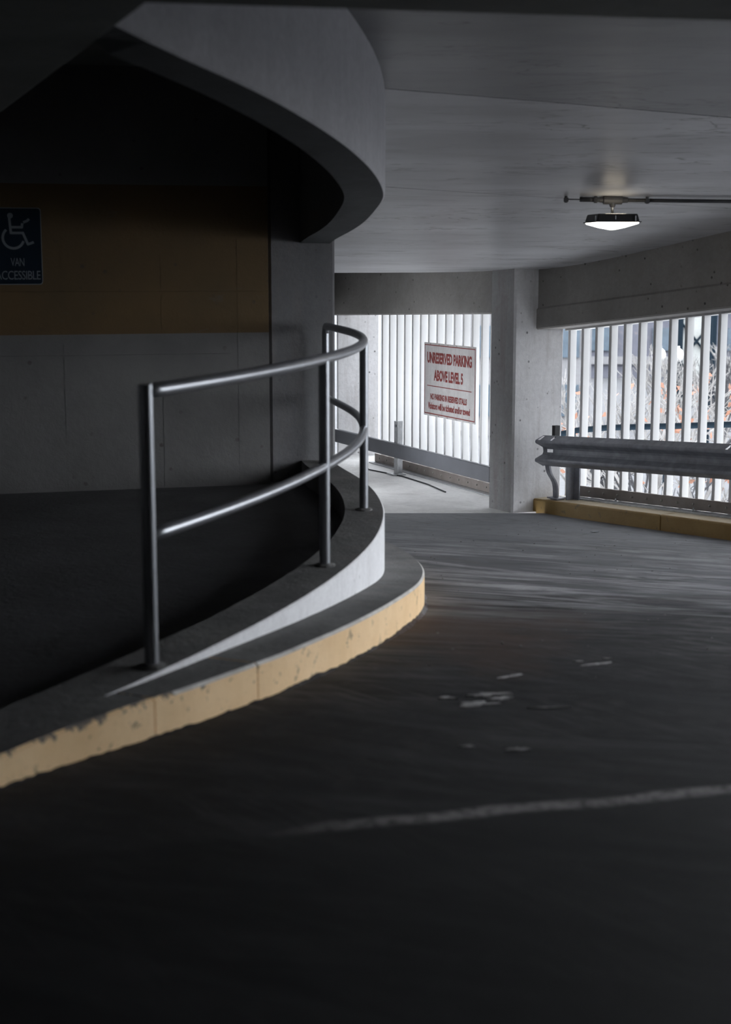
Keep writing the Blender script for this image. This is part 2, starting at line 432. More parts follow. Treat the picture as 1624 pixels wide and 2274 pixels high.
# formwork joints on that wall: shallow raised fins of concrete
for d0, d1, z in ((0, 2.3, 1.385), (.3, 2.9, .915)):
    a = wp(d0, z, .001); b2 = wp(d1, z + .004, .001)
    mb = MB().add([a, b2, b2 + V((0, 0, .008)), a + V((0, 0, .008)), a + WN * .006 , b2 + WN * .006, b2 + WN * .006 + V((0, 0, .005)), a + WN * .006 + V((0, 0, .005))],
                  [(0, 1, 2, 3), (4, 5, 6, 7), (0, 1, 5, 4), (1, 2, 6, 5), (2, 3, 7, 6), (3, 0, 4, 7)])
    attach(mb.obj('formwork_seam', 'band'), wall_b)
for d in (.24, .82, 1.55):
    a = wp(d, -.1, .001)
    mb = MB().box(wp(d, .95, -.001), (.005, .006, 2.1), (WD.x, WD.y))
    attach(mb.obj('formwork_seam', 'band'), wall_b)

tag(MB().prism([(-7.2, -5.2), (-6.95, -5.2), (-6.95, 11.0), (-7.2, 11.0)], -.3, 3.7).obj('wall_left', 'grey_wall'), 'grey concrete side wall of the inner garage', 'wall', kind='structure')
tag(MB().prism([(-7.2, -5.3), (8.2, -5.3), (8.2, -5.0), (-7.2, -5.0)], -.3, 3.7).obj('wall_front', 'grey_wall'), 'grey concrete wall behind the viewer', 'wall', kind='structure')
tag(MB().prism([(5.3, -5.1), (5.6, -5.1), (5.6, 5.6), (5.3, 5.6)], -.5, 3.7).obj('wall_right', 'grey_wall'), 'solid grey concrete wall right of the viewer', 'wall', kind='structure')
wr = MB().prism([(-.42, 12.1), (-.46, 15.9), (-.76, 15.9), (-.75, 12.1)], -1.1, 3.7)      # unseen gap, added and sized to let daylight onto landing and sign
wr.prism([(-.475, 16.9), (-.52, 20.1), (-.82, 20.1), (-.775, 16.9)], -1.1, 3.7)
wr.prism([(-.46, 15.9), (-.475, 16.9), (-.775, 16.9), (-.76, 15.9)], .35, 3.7)
tag(wr.obj('wall_ramp', 'grey_wall'), 'grey concrete wall beside the far landing', 'wall', kind='structure')

# ------------------------------------------------------------------ ceilings and slabs
tag(MB().prism([(-7.2, -5.3), (8.2, -5.3), (8.2, 20.5), (-7.2, 20.5)], 3.7, 3.95).obj('ceiling_deck', 'dark_slab'), 'concrete deck of the level above', 'ceiling', kind='structure')
slab_poly = [(-.678, 4.837), (1.226, 5.188), (5.7, 6.02), (5.7, -5.1), (-7, -5.1), (-7, 10.0), (-2.98, 10.98)]
tag(bevel(MB().prism(slab_poly, 2.40, 3.72).obj('ceiling_near', 'dark_slab'), .02), 'dark low concrete slab across the top of the view', 'ceiling', kind='structure')
inner = [(p.x - n.x * .2, p.y - n.y * .2) for p, n in zip(ED, EN) if p.y > 4.4]
tag(MB().prism([(-3.2, 4.4)] + inner + [(-.75, 12.0), (-3.2, 12.0)], 3.02, 3.2).obj('ceiling_inner', 'dark_slab'), 'dark ceiling above the inner garage', 'ceiling', kind='structure')

ceil_root = tag(empty('ceiling', (2, 10, 1.5)), 'sloping white painted ceiling of precast panels over the ramp', 'ceiling', kind='structure')
def panel(s0, s1, mat='ceil'):
    k = .27; NX = 12; n = max(3, int((s1 - s0) / .22)); vs = []; fs = []
    for i in range(n + 1):
        s = s0 + (s1 - s0) * i / n
        x = 0.0
        for _ in range(30):
            y = s + k * x; x = .5 * x + .5 * ((edge_x(y) - .12) if y < 11.7 else -.5)
        for j in range(NX):
            xx = x + (6.2 - x) * j / (NX - 1); y = s + k * xx; vs.append((xx, y, ceil(y)))
    for i in range(n):
        for j in range(NX - 1):
            a = i * NX + j; fs.append((a, a + 1, a + NX + 1, a + NX))
    o = obj('ceiling_panel', vs, fs, mat, ceil_root, smooth=True)
    sol = o.modifiers.new('depth', 'SOLIDIFY'); sol.thickness = .22; sol.offset = 1 if o.data.polygons[0].normal.z > 0 else -1
    o.modifiers.new('edge', 'EDGE_SPLIT').split_angle = math.radians(40)
    return o
panel(3.2, 8.905, 'ceil_shaded'); panel(8.917, 11.145); panel(11.155, 13.2); panel(13.204, 20.0)

# ------------------------------------------------------------------ island: curb wall, kerb, parapet
def sweep(ps, sections):          # ps: index list; sections(i) -> list of points
    vs = []; fs = []; rows = [sections(i) for i in ps]; m = len(rows[0])
    for r in rows: vs += r
    for i in range(len(rows) - 1):
        for j in range(m):
            fs.append((i * m + j, i * m + (j + 1) % m, (i + 1) * m + (j + 1) % m, (i + 1) * m + j))
    fs.append(tuple(range(m))); fs.append(tuple((len(rows) - 1) * m + j for j in range(m))[::-1])
    return vs, fs, m
ZC = .06
def curb_top(y): return ZC + (0 if y > 5.2 else -.0)
idx = list(range(len(ED)))
def sec_curb(i):
    p, n = ED[i], EN[i]; a = p; b2 = p - n * .25
    zb = road(p.y) - .1
    return [(a.x, a.y, zb), (a.x, a.y, ZC - .008), (a.x - n.x * .008, a.y - n.y * .008, ZC), (b2.x, b2.y, ZC), (b2.x, b2.y, min(zb, -.2))]
vs, fs, m = sweep(idx, sec_curb)
fm = []
for i in range(len(idx) - 1): fm += [0, 0, 1, 1, 1] if ED[i].y > 4.92 else [1] * 5
fm += [1, 1]
cw = obj('curb_wall', vs, fs, 'white_wall', mats=['white_wall', 'kerb_top'], fmat=fm)
tag(cw, 'curved low white concrete curb wall that carries the railing', 'curb wall', kind='structure')

OFF = [(-6, .07), (4.2, .07), (4.8, .10), (5.4, .19), (6.0, .24), (6.6, .25), (20, .25)]
KH = [(-6, .13), (4.4, .13), (5.3, .145), (6.3, .165), (7.6, .185), (9.0, .20), (12, .20)]
kerb = tag(empty('island_kerb', (0.1, 7.5, road(7.5))), 'yellow faced concrete kerb curving round the foot of the white curb wall', 'kerb')
def kerb_section(i0, i1):
    def sec(i):
        p, n = ED[i], EN[i]; o = interp(p.y, OFF); q = p + n * o; r = p - n * .02; zr = road(q.y); zt = min(zr + interp(p.y, KH), ZC + .0015)
        c = q - n * .012
        sh = V((-n.y, n.x, 0)) * (.004 if i == i0 else -.004 if i == i1 else 0); q = q + sh; c = c + sh; r = r + sh
        return [(q.x, q.y, zr - .06), (q.x, q.y, zt - .012), (c.x, c.y, zt), (r.x, r.y, zt), (r.x, r.y, zr - .06)]
    vs, fs, m = sweep(list(range(i0, i1 + 1)), sec)
    f = []
    for i in range(i1 - i0): f += [0, 2 if ED[i0 + i].y > 5.3 else 0, 1, 1, 1]
    f += [0, 0]
    return obj('kerb_section', vs, fs, 'kerb', kerb, mats=['kerb', 'kerb_top', 'arris'], fmat=f)
# asphalt lapped unevenly against the kerb foot
rr0 = random.Random(11); lipv = []; lipf = []; rows = [i for i in idx if 3.4 < ED[i].y < 11.4]
fine_rows = []
for a_, b_ in zip(rows, rows[1:]):
    for k in range(4): fine_rows.append((ED[a_].lerp(ED[b_], k / 4), EN[a_].lerp(EN[b_], k / 4).normalized()))
hh = .012
for p, n in fine_rows:
    hh = max(.0, min(.010 if p.y < 6.2 else .020, hh + rr0.uniform(-.006, .006))); q = p + n * (interp(p.y, OFF) - .004); e = q + n * rr0.uniform(.03, .07); m_ = q + n * .014
    lipv += [(q.x, q.y, road(q.y) - .02), (q.x, q.y, road(q.y) + hh), (m_.x, m_.y, road(m_.y) + hh * .6), (e.x, e.y, road(e.y) - .02)]
for i in range(len(fine_rows) - 1):
    for j in range(3): lipf.append((i * 4 + j, i * 4 + j + 1, i * 4 + 5 + j, i * 4 + 4 + j))
obj('asphalt_lip', lipv, lipf, 'asphalt', road_o)
def split_idx(y): return min(range(len(ED)), key=lambda i: abs(ED[i].y - y))
cuts = [0, split_idx(5.2), split_idx(5.85), len(ED) - 1]
for a, b2 in zip(cuts, cuts[1:]):
    o = kerb_section(a, b2)

PB = smooth_tab([(4.4, 2.50), (5.30, 2.43), (5.43, 2.385), (6.35, 2.298), (7.3, 2.19), (7.95, 2.12), (8.6, 2.05), (9.27, 2.0), (9.93, 1.96), (10.6, 1.87), (11.22, 1.80), (11.9, 1.74)], 40, 2)
pi_ = [i for i in idx if ED[i].y > 5.25]
def sec_par(i):
    p, n = ED[i], EN[i]; b2 = p - n * .25; z = interp(p.y, PB)
    under = lambda q: q.x < -.678 - .375 * (q.y - 4.837)          # runs up into the near slab here
    zo = max(z, 2.41) if under(p) else z; zi = max(z, 2.41) if under(b2) else z
    return [(p.x, p.y, 3.7), (p.x, p.y, zo + .012), (p.x - n.x * .012, p.y - n.y * .012, zo), (b2.x, b2.y, zi), (b2.x, b2.y, 3.7)]
vs, fs, m = sweep(pi_, sec_par)
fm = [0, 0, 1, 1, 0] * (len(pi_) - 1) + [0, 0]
tag(obj('parapet', vs, fs, 'parapet', mats=['parapet', 'soffit'], fmat=fm), 'curved white concrete parapet hanging overhead above the railing', 'parapet', kind='structure')

# ------------------------------------------------------------------ columns and beams
def column(name, corner, a, b2, la, lb, z0, z1, mat, ch=.025, inner=None):
    c = V(corner); a = V((*a, 0)).normalized(); b2 = V((*b2, 0)).normalized()
    def q(u, v): r = c + a * u + b2 * v; return (r.x, r.y)
    poly = [q(ch, 0), q(la - ch, 0), q(la, ch), q(la, lb - ch), q(la - ch, lb), q(ch, lb), q(0, lb - ch), q(0, ch)]
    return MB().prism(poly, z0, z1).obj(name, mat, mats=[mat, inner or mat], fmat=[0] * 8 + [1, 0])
cD = V((.93, .37, 0)).normalized()
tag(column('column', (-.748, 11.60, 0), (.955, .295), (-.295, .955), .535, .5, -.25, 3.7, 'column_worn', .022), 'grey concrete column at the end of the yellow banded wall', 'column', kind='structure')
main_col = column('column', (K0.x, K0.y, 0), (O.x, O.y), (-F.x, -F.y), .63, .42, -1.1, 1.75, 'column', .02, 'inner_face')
for zz in (.21, -.62):                                   # lift lines left by the formwork
    c = K0 + O * .315 - F * .002 + V((0, 0, zz)); attach(MB().box(c + F * .003, (.585, .006, .007), (O.x, O.y)).obj('formwork_seam', 'column'), main_col)
    c = K0 - F * .21 - O * .001; attach(MB().box(V((c.x, c.y, zz)), (.375, .006, .008), (F.x, F.y)).obj('formwork_seam', 'inner_face'), main_col)
tag(main_col, 'scuffed white concrete column between the two slat fences', 'column', kind='structure')
tag(column('column', (-.38, 19.72, 0), (1, 0), (0, 1), .57, .5, -1.1, 1.7, 'column', .02), 'bright white column at the far end of the landing', 'column', kind='structure')
tag(column('column', fp(.0, 4.75), (O.x, O.y), (-F.x, -F.y), .63, .42, -1.0, 2.6, 'column', .02), 'white column outside the right edge of the view', 'column', kind='structure')

def beam(pts, h0, h1, mat, step=True, name='beam', thick=.5):
    # pts: list of (x,y,zbottom,ztop) along the inner face; out = outward normal
    vs = []; fs = []; rows = []
    n = len(pts)
    for i, (x, y, zb, zt) in enumerate(pts):
        t = V((pts[min(i + 1, n - 1)][0] - pts[max(i - 1, 0)][0], pts[min(i + 1, n - 1)][1] - pts[max(i - 1, 0)][1], 0)).normalized()
        o = V((-t.y, t.x, 0)); o = o if o.dot(O) > 0 else -o
        p = V((x, y, 0)); r = []
        ls = .20 if step else .02
        prof = [(.0, zb + .015), (0, zb + ls), (.018 if step else .0, zb + ls + .02), (.018 if step else 0, zt + .35), (thick, zt + .35), (thick, zb), (.015, zb)]
        for u, z in prof: q = p + o * u; r.append((q.x, q.y, z))
        rows.append(r)
    m = len(rows[0])
    for r in rows: vs += r
    for i in range(n - 1):
        for j in range(m): fs.append((i * m + j, i * m + (j + 1) % m, (i + 1) * m + (j + 1) % m, (i + 1) * m + j))
    fs.append(tuple(range(m))); fs.append(tuple((n - 1) * m + j for j in range(m))[::-1])
    return obj(name, vs, fs, mat)
pts = []
for k in range(9):
    t = -.03 + 4.75 * k / 8; q = fp(.27, t); zb = .935 + .106 * (t + .03); pts.append((q.x, q.y, zb, ceil(q.y)))
tag(beam(pts, 0, 0, 'beam'), 'pitted grey concrete edge beam above the right slat fence', 'beam', kind='structure')
pts = []
for k in range(7):
    t = .03 + 4.95 * k / 6; q = K0 + B * t + BO * .0; pts.append((q.x, q.y, 1.10 - .034 * t, ceil(q.y)))
tag(beam(pts, 0, 0, 'beam', step=False), 'grey concrete beam above the far slat fence and sign', 'beam', kind='structure')
# side bay to the right, open to the sky
bay0 = fp(.3, 4.95); bay1 = V((5.35, 5.3, 0))
pts = []
for k in range(7):
    q = bay0 + (bay1 - bay0) * (k / 6); pts.append((q.x, q.y, 1.75 + .72 * k / 6, ceil(q.y)))
tag(beam(pts, 0, 0, 'beam'), 'grey concrete edge beam over the open bay at right', 'beam', kind='structure')

# ------------------------------------------------------------------ right slat fence
SP = .215
def rz(t): return -.934 + .0565 * t           # road at the right kerb
fence = tag(empty('slat_fence', fp(.66, 1.2, rz(1.2) + .14)), 'white vertical slat fence behind the guardrail at right', 'fence', 'slat fences')
def slat_mesh(parent, base, top, along, out, w=.038, d=.086):
    a = along * (w / 2)
    q = [base - a, base + a, base + a + out * d, base - a + out * d]
    tq = [V((p.x, p.y, top)) for p in q]
    return bevel(MB().hexa([q[3], q[2], q[1], q[0], tq[3], tq[2], tq[1], tq[0]]).obj('slat', 'fin', parent), .004, 1)
NS = 20
zb_s = lambda t: -.70 + .0235 * 1.0 * (t - .29) 
for k in range(NS):
    t = .045 + SP * k
    q = fp(.66, t, rz(t) + .13)
    slat_mesh(fence, q, .90 + .106 * t + .06, F, O)
L = 4.3
def bar(o0, o1, za, zb2, t0, t1, zf):       # box along the fence between offsets and heights over zf(t)
    vs = []
    for t in (t0, t1):
        for o, z in ((o0, za), (o1, za), (o1, zb2), (o0, zb2)): vs.append(fp(o, t, zf(t) + z))
    return MB().add(vs, [(0, 1, 2, 3), (4, 7, 6, 5), (0, 4, 5, 1), (1, 5, 6, 2), (2, 6, 7, 3), (3, 7, 4, 0)])
ztop = lambda t: rz(t) + .14
bar(.625, .655, .02, .125, .14, L, ztop).obj('bottom_rail', 'fin_rail', fence)
bar(.51, .655, .0, .014, .14, L, ztop).obj('base_angle', 'galv', fence)
bar(.64, .80, -.012, .03, .0, L, lambda t: .93 + .106 * t).obj('top_rail', 'fin', fence)
bolt_src = None
for k in range(NS):
    t = .045 + SP * k
    if t < .2: continue
    q = fp(.625, t, ztop(t) + .075)
    if bolt_src is None: bolt_src = MB().lathe(q, [(.011, 0), (.011, .006), (.006, .011)], 8, -O).obj('bolt', 'bolt', fence); b0 = q
    else: share(bolt_src, V(bolt_src.location) + world_loc(fence) + (q - b0), fence)
anc = None
for t in (.95, 2.05, 3.2, 4.3):
    q = fp(.565, t, ztop(t) + .014)
    if anc is None: anc = MB().lathe(q, [(.022, 0), (.022, .006), (.013, .007), (.013, .02), (.006, .024), (.006, .035)], 8).obj('anchor_bolt', 'galv', fence); a0 = q
    else: share(anc, V(anc.location) + world_loc(fence) + (q - a0), fence)

# yellow kerb of the right fence, cast in lengths
rk = tag(empty('fence_kerb', fp(.27, 1.4, rz(1.4))), 'yellow concrete kerb under the right slat fence and guardrail', 'kerb')
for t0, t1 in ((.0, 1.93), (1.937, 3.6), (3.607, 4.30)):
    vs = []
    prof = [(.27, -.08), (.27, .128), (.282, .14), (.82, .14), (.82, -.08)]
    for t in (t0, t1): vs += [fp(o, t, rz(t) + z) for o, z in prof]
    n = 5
    bevel(obj('kerb_section', vs, [tuple(range(n)), tuple(range(n, 2 * n))[::-1]] + [(i, (i + 1) % n, n + (i + 1) % n, n + i) for i in range(n)], 'kerb_shaded', rk, mats=['kerb_shaded', 'cream'], fmat=[0, 0, 0, 0, 1, 0, 0]), .006, 1)

# guardrail: W-beam on a post
gr = tag(empty('guardrail', fp(.3, .6, rz(.6) + .14)), 'corrugated dark steel guardrail in front of the right fence', 'guardrail', 'guardrails')
prof = [(.156, .004), (.151, .010), (.112, .077), (.103, .082), (.095, .083), (.087, .082), (.078, .077), (.038, .012), (.016, .0015), (-.016, .0015), (-.038, .012),
        (-.078, .077), (-.087, .082), (-.095, .083), (-.103, .082), (-.112, .077), (-.151, .010), (-.156, .004)]
ts = [.14, .17, .21, .235, .33, .37, .40, 1.0, 1.6, 2.2, 2.78, 2.81, 2.84, 2.9, 3.4, 4.0, 4.7]
vs = []; fs = []; m = len(prof)
for i, t in enumerate(ts):
    for v, u in prof:
        tt = t
        if i == 0: tt = t + .05 * (1 - u / .083) ** 1.5   # end is scalloped as the crests stand forward
        vs.append(fp(.26 - u, tt, -.276 + .0695 * (t - .17) + v))
for i in range(len(ts) - 1):
    for j in range(m - 1):
        if j == 1 and i in (1, 5): continue           # slotted bolt holes near the end
        if j == 8 and i == 3: continue
        if j in (1,) and i == 11: continue
        a = i * m + j; fs.append((a, a + 1, a + m + 1, a + m))
o = obj('w_beam', vs, fs, 'galv_dark', gr, smooth=True)
sol = o.modifiers.new('sheet', 'SOLIDIFY'); sol.thickness = .004
o.modifiers.new('edge', 'EDGE_SPLIT').split_angle = math.radians(22)
for t in (.42, 3.3):                                   # posts
    zt = ztop(t)
    mb = MB(); c = fp(.50, t, 0); h = -.20 + .07 * t - zt
    mb.box((c.x, c.y, zt + h / 2), (.095, .012, h), (F.x, F.y)); cc = fp(.45, t - .04); mb.box((cc.x, cc.y, zt + h / 2), (.012, .10, h), (F.x, F.y))
    mb.obj('post', 'galv_dark', gr)
    cb = fp(.33, t - .14, -.105 + .07 * t); MB().box(cb, (.05, .06, .12), (F.x, F.y)).obj('spacer_block', 'black_steel', gr)
    # bent strap bracket down to the kerb
    pth = []
    for k in range(13):
        s = k / 12; z = zt + .004 + s * (.40); oo = .36 - .11 * (1 / (1 + math.exp(-(s - .55) * 11))); tt = t - .10
        pth.append((oo, z))
    vs = []
    for oo, z in pth:
        for du, dv in ((-.005, -.033), (.005, -.033), (.005, .033), (-.005, .033)):
            vs.append(fp(oo + .0 + du * 2.2, t - .16 + dv, z))
    fs = [(0, 3, 2, 1)]
    for k in range(12):
        for j in range(4): fs.append((k * 4 + j, k * 4 + (j + 1) % 4, k * 4 + 4 + (j + 1) % 4, k * 4 + 4 + j))
    fs.append((48, 49, 50, 51)); obj('bracket', vs, fs, 'galv_dark', gr, smooth=False)
    c = fp(.37, t - .16, zt + .008); MB().box(c, (.16, .12, .014), (F.x, F.y)).obj('base_plate', 'galv_dark', gr)

# ------------------------------------------------------------------ far slat fence, panel rail
bf = tag(empty('slat_fence', bp(0, 1.2, lz)), 'white slat fence behind the red lettered sign', 'fence', 'slat fences')
for k in range(19):
    t = -.75 + SP * .985 * k + .075
    if t > 2.85: break
    slat_mesh(bf, bp(.0, t, lz + .03), 1.15 - .034 * t, -B, BO)
def bbar(o0, o1, z0, z1, t0, t1, name, mat, parent):
    vs = []
    for t in (t0, t1):
        for o, z in ((o0, z0), (o1, z0), (o1, z1), (o0, z1)): vs.append(bp(o, t, z))
    return MB().add(vs, [(0, 1, 2, 3), (4, 7, 6, 5), (0, 4, 5, 1), (1, 5, 6, 2), (2, 6, 7, 3), (3, 7, 4, 0)]).obj(name, mat, parent)
bbar(-.036, -.002, lz + .015, lz + .12, -.9, 2.85, 'bottom_rail', 'fin_rail', bf)
bbar(-.12, -.002, lz, lz + .012, -.9, 2.85, 'base_angle', 'galv', bf)
bb = None
for k in range(19):
    t = -.75 + SP * .985 * k + .075
    if t > 2.85: break
    q = bp(-.036, t, lz + .07)
    if bb is None: bb = MB().lathe(q, [(.011, 0), (.011, .006), (.006, .011)], 8, -BO).obj('bolt', 'bolt', bf); b0 = q
    else: share(bb, V(bb.location) + world_loc(bf) + (q - b0), bf)

pr = tag(empty('guardrail', bp(-.3, 1.6, lz)), 'flat dark grey guardrail before the far slat fence', 'guardrail', 'guardrails')
vs = []
pprof = [(-.34, -.700), (-.34, -.545), (-.332, -.537), (-.29, -.537), (-.29, -.547), (-.322, -.552), (-.322, -.694), (-.29, -.698), (-.29, -.708), (-.332, -.708)]
for t in (-.62, 3.75):
    vs += [bp(o, t, z) for o, z in pprof]
n = len(pprof)
obj('rail_channel', vs, [tuple(range(n)), tuple(range(n, 2 * n))[::-1]] + [(i, (i + 1) % n, n + (i + 1) % n, n + i) for i in range(n)], 'panel_rail', pr)
for t in (1.72,):
    c = bp(-.245, t, 0); h = -.275 - lz
    mb = MB().box((c.x, c.y, lz + h / 2), (.012, .085, h), (B.x, B.y)); c2 = bp(-.285, t, 0); mb.box((c2.x, c2.y, lz + h / 2), (.095, .012, h), (B.x, B.y))
    p_ = mb.obj('post', 'galv', pr)
    q = bp(-.292, t, -.33); MB().lathe(q, [(.018, 0), (.018, .006)], 10, -BO).obj('bolt_head', 'sign_symbol', p_)
    MB().box((c2.x, c2.y, lz + .009), (.2, .16, .014), (B.x, B.y)).obj('base_plate', 'galv', pr)
tag(MB().tube([bp(-.32, 2.6, lz + .008), bp(-.42, 2.2, lz + .010), bp(-.36, 1.9, lz + .008), bp(-.30, 1.5, lz + .008), bp(-.33, .8, lz + .008), bp(-.42, .2, lz + .008)], .008, 6).obj('cable', 'black_steel'),
    'thin black cable lying on the landing floor along the fence', 'cable')

# ------------------------------------------------------------------ lettering helper
def letters(body, bold=.0):
    cu = bpy.data.curves.new('lettering', 'FONT'); cu.body = body; cu.size = 1; cu.offset = bold; cu.resolution_u = 3; cu.space_character = .92 + bold
    o = bpy.data.objects.new('lettering', cu); col.objects.link(o)
    bpy.context.view_layer.update()
    me = bpy.data.meshes.new_from_object(o.evaluated_get(bpy.context.evaluated_depsgraph_get()))
    vs = [V(v.co) for v in me.vertices]; fs = [tuple(p.vertices) for p in me.polygons]
    bpy.data.objects.remove(o); bpy.data.meshes.remove(me); bpy.data.curves.remove(cu)
    return vs, fs
def fit_text(name, body, mp, u0, u1, v0, v1, mat, parent, bold=.02, h=.002):
    vs, fs = letters(body, bold)
    x0 = min(v.x for v in vs); x1 = max(v.x for v in vs); y0 = min(v.y for v in vs); y1 = max(v.y for v in vs)
    q = [mp(u0 + (v.x - x0) / (x1 - x0) * (u1 - u0), v0 + (v.y - y0) / (y1 - y0) * (v1 - v0), h) for v in vs]
    return obj(name, q, fs, mat, parent)
def quad(mp, u0, u1, v0, v1, h): return [mp(u0, v0, h), mp(u1, v0, h), mp(u1, v1, h), mp(u0, v1, h)]

# red lettered sign on the far fence
sg = tag(empty('parking_sign', bp(-.05, .84, -.18)), 'weathered white sign with dark red parking lettering on the slat fence', 'sign')
T0, T1, Z0, Z1 = 1.465, .21, -.18, .682
def smap(u, v, h): return bp(-.045 - h, T0 + (T1 - T0) * u, Z0 + (Z1 - Z0) * v)
a = quad(smap, 0, 1, 0, 1, -.004) + quad(smap, 0, 1, 0, 1, 0)
bevel(MB().hexa(a).obj('panel', 'sign_white', sg), .003, 1)
mb = MB()
for u0, u1, v0, v1 in ((.012, .988, .962, .974), (.012, .988, .026, .040), (.012, .02, .026, .974), (.98, .988, .026, .974)):
    mb.add(quad(smap, u0, u1, v0, v1, .0012), [(0, 1, 2, 3)])
mb.obj('border', 'sign_red', sg)
MB().add(quad(smap, .065, .925, .408, .419, .0012), [(0, 1, 2, 3)]).obj('rule', 'sign_red', sg)
fit_text('lettering', 'UNRESERVED PARKING', smap, .065, .925, .722, .875, 'sign_red', sg, .042)
fit_text('lettering', 'ABOVE LEVEL 5', smap, .20, .765, .488, .64, 'sign_red', sg, .042)
fit_text('lettering', 'NO PARKING IN RESERVED STALLS', smap, .133, .84, .226, .312, 'sign_red', sg, .042)
fit_text('lettering', 'Violators will be ticketed and/or towed', smap, .085, .90, .095, .19, 'sign_red', sg, .03)
for u in (.13, .30, .47, .64):
    for v in (.985, .013):
        MB().lathe(smap(u, v, .0), [(.008, 0), (.006, .004)], 8, -BO).obj('rivet', 'bolt', sg)

# blue van accessible sign on the banded wall
ad = tag(empty('accessible_sign', wp(1.87, 1.47, .01)), 'shade-darkened blue van accessible sign with wheelchair symbol on yellow band', 'sign')
sc_ = .355 / 1206
def amap(x, y, h=0.0):                 # picture units of the sign face
    w = V((-2.43, 0, 0)); k = (WB.x - (-2.375)) / WD.x
    return wp(k - (x - 1030) * sc_, 2.0 - (y - 215) * sc_, .012 + h)
X0, X1, Y0, Y1, rr = -176, 1030, 215, 2095, 70
pol = []
for cx_, cy_, a0 in ((X1 - rr, Y0 + rr, -90), (X1 - rr, Y1 - rr, 0), (X0 + rr, Y1 - rr, 90), (X0 + rr, Y0 + rr, 180)):
    for k in range(5):
        w = math.radians(a0 + 90 * k / 4); pol.append((cx_ + rr * math.cos(w), cy_ + rr * math.sin(w)))
n = len(pol)
vs = [amap(x, y, -.011) for x, y in pol] + [amap(x, y, 0) for x, y in pol]
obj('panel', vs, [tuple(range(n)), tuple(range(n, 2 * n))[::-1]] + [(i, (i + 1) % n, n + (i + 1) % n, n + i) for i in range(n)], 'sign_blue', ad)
vs = []
for s, h in ((1.0, .0008), (.975, .0008)):
    for x, y in pol:
        mx, my = (X0 + X1) / 2, (Y0 + Y1) / 2; g_ = 18 if s < 1 else 0
        vs.append(amap(mx + (x - mx) * (1 - g_ / 603), my + (y - my) * (1 - g_ / 940), h))
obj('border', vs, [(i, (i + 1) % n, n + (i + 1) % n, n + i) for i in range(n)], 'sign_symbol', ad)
def strokes(lines, w):
    mb = MB()
    for ln in lines:
        for (x0, y0), (x1, y1) in zip(ln, ln[1:]):
            d = V((x1 - x0, y1 - y0)); l = d.length; d /= l; nx, ny = -d.y * w / 2, d.x * w / 2; e = w * .3
            x0e, y0e, x1e, y1e = x0 - d.x * e, y0 - d.y * e, x1 + d.x * e, y1 + d.y * e
            hh = .0012 + .00002 * len(mb.f)
            mb.add([amap(x0e + nx, y0e + ny, hh), amap(x1e + nx, y1e + ny, hh), amap(x1e - nx, y1e - ny, hh), amap(x0e - nx, y0e - ny, hh)], [(0, 1, 2, 3)])
    return mb
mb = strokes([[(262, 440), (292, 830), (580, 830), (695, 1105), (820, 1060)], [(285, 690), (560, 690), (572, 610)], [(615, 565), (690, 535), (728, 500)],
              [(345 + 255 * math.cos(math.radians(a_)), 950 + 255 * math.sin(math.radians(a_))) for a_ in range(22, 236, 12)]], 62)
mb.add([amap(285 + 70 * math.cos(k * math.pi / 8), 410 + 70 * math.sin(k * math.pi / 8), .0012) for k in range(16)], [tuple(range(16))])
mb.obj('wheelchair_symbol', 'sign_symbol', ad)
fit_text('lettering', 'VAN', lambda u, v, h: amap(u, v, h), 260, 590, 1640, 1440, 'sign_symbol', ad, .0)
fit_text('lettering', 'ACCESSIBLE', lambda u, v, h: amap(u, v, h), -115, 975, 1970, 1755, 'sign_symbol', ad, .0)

# ------------------------------------------------------------------ curved pipe railing
rl = tag(empty('pipe_railing', (-.2, 8.0, ZC)), 'curved grey steel pipe railing standing on the white curb wall', 'railing')
RO = [(5.0, .07), (5.52, .07), (7.46, .125), (9.3, .13), (10.6, .10), (11.45, .075), (12, .07)]
def rail_at(y):
    for i in range(len(ED) - 1):
        if ED[i].y <= y <= ED[i + 1].y:
            k = (y - ED[i].y) / (ED[i + 1].y - ED[i].y); p = ED[i].lerp(ED[i + 1], k); n = EN[i].lerp(EN[i + 1], k).normalized()
            q = p - n * interp(y, RO); return V((q.x, q.y, 0))
PY = [5.55, 7.50, 9.29, 11.50]
posts = [rail_at(y) for y in PY]
RT, RM, rad = 1.125, .575, .0275
path = [rail_at(PY[0] + (PY[-1] - PY[0]) * k / 48) for k in range(49)]
for _ in range(8):                                # fair the curve
    path = [path[0]] + [(path[i - 1] + path[i] * 2 + path[i + 1]) / 4 for i in range(1, 48)] + [path[-1]]
top = [V((p.x, p.y, RT)) for p in path]
# top rail with the turned-down far end
end = top[-1]; tn = (top[-1] - top[-2]).normalized()
bend = [end + tn * (.055 * math.sin(a_)) + V((0, 0, -.055 * (1 - math.cos(a_)))) for a_ in (.3, .6, .9, 1.2, 1.5708)]
MB().tube(top + bend, rad, 14).obj('top_rail', 'rail_steel', rl, True)
MB().tube([V((p.x, p.y, RM)) for p in path], rad * .95, 14).obj('middle_rail', 'rail_steel', rl, True)
for i, p in enumerate(posts):
    zt = RT + (rad if i == 0 else -.01); pp = p
    if i == 3: pp = p + tn * .055; zt = RT - .055
    o = MB().tube([V((pp.x, pp.y, ZC - .03)), V((pp.x, pp.y, zt))], rad, 14).obj('post', 'rail_steel', rl, True)
    o.modifiers.new('edge', 'EDGE_SPLIT').split_angle = math.radians(60)
    MB().lathe((pp.x, pp.y, ZC), [(.055, -.004), (.055, .006), (.032, .014)], 14).obj('grout_collar', 'kerb_top', rl)

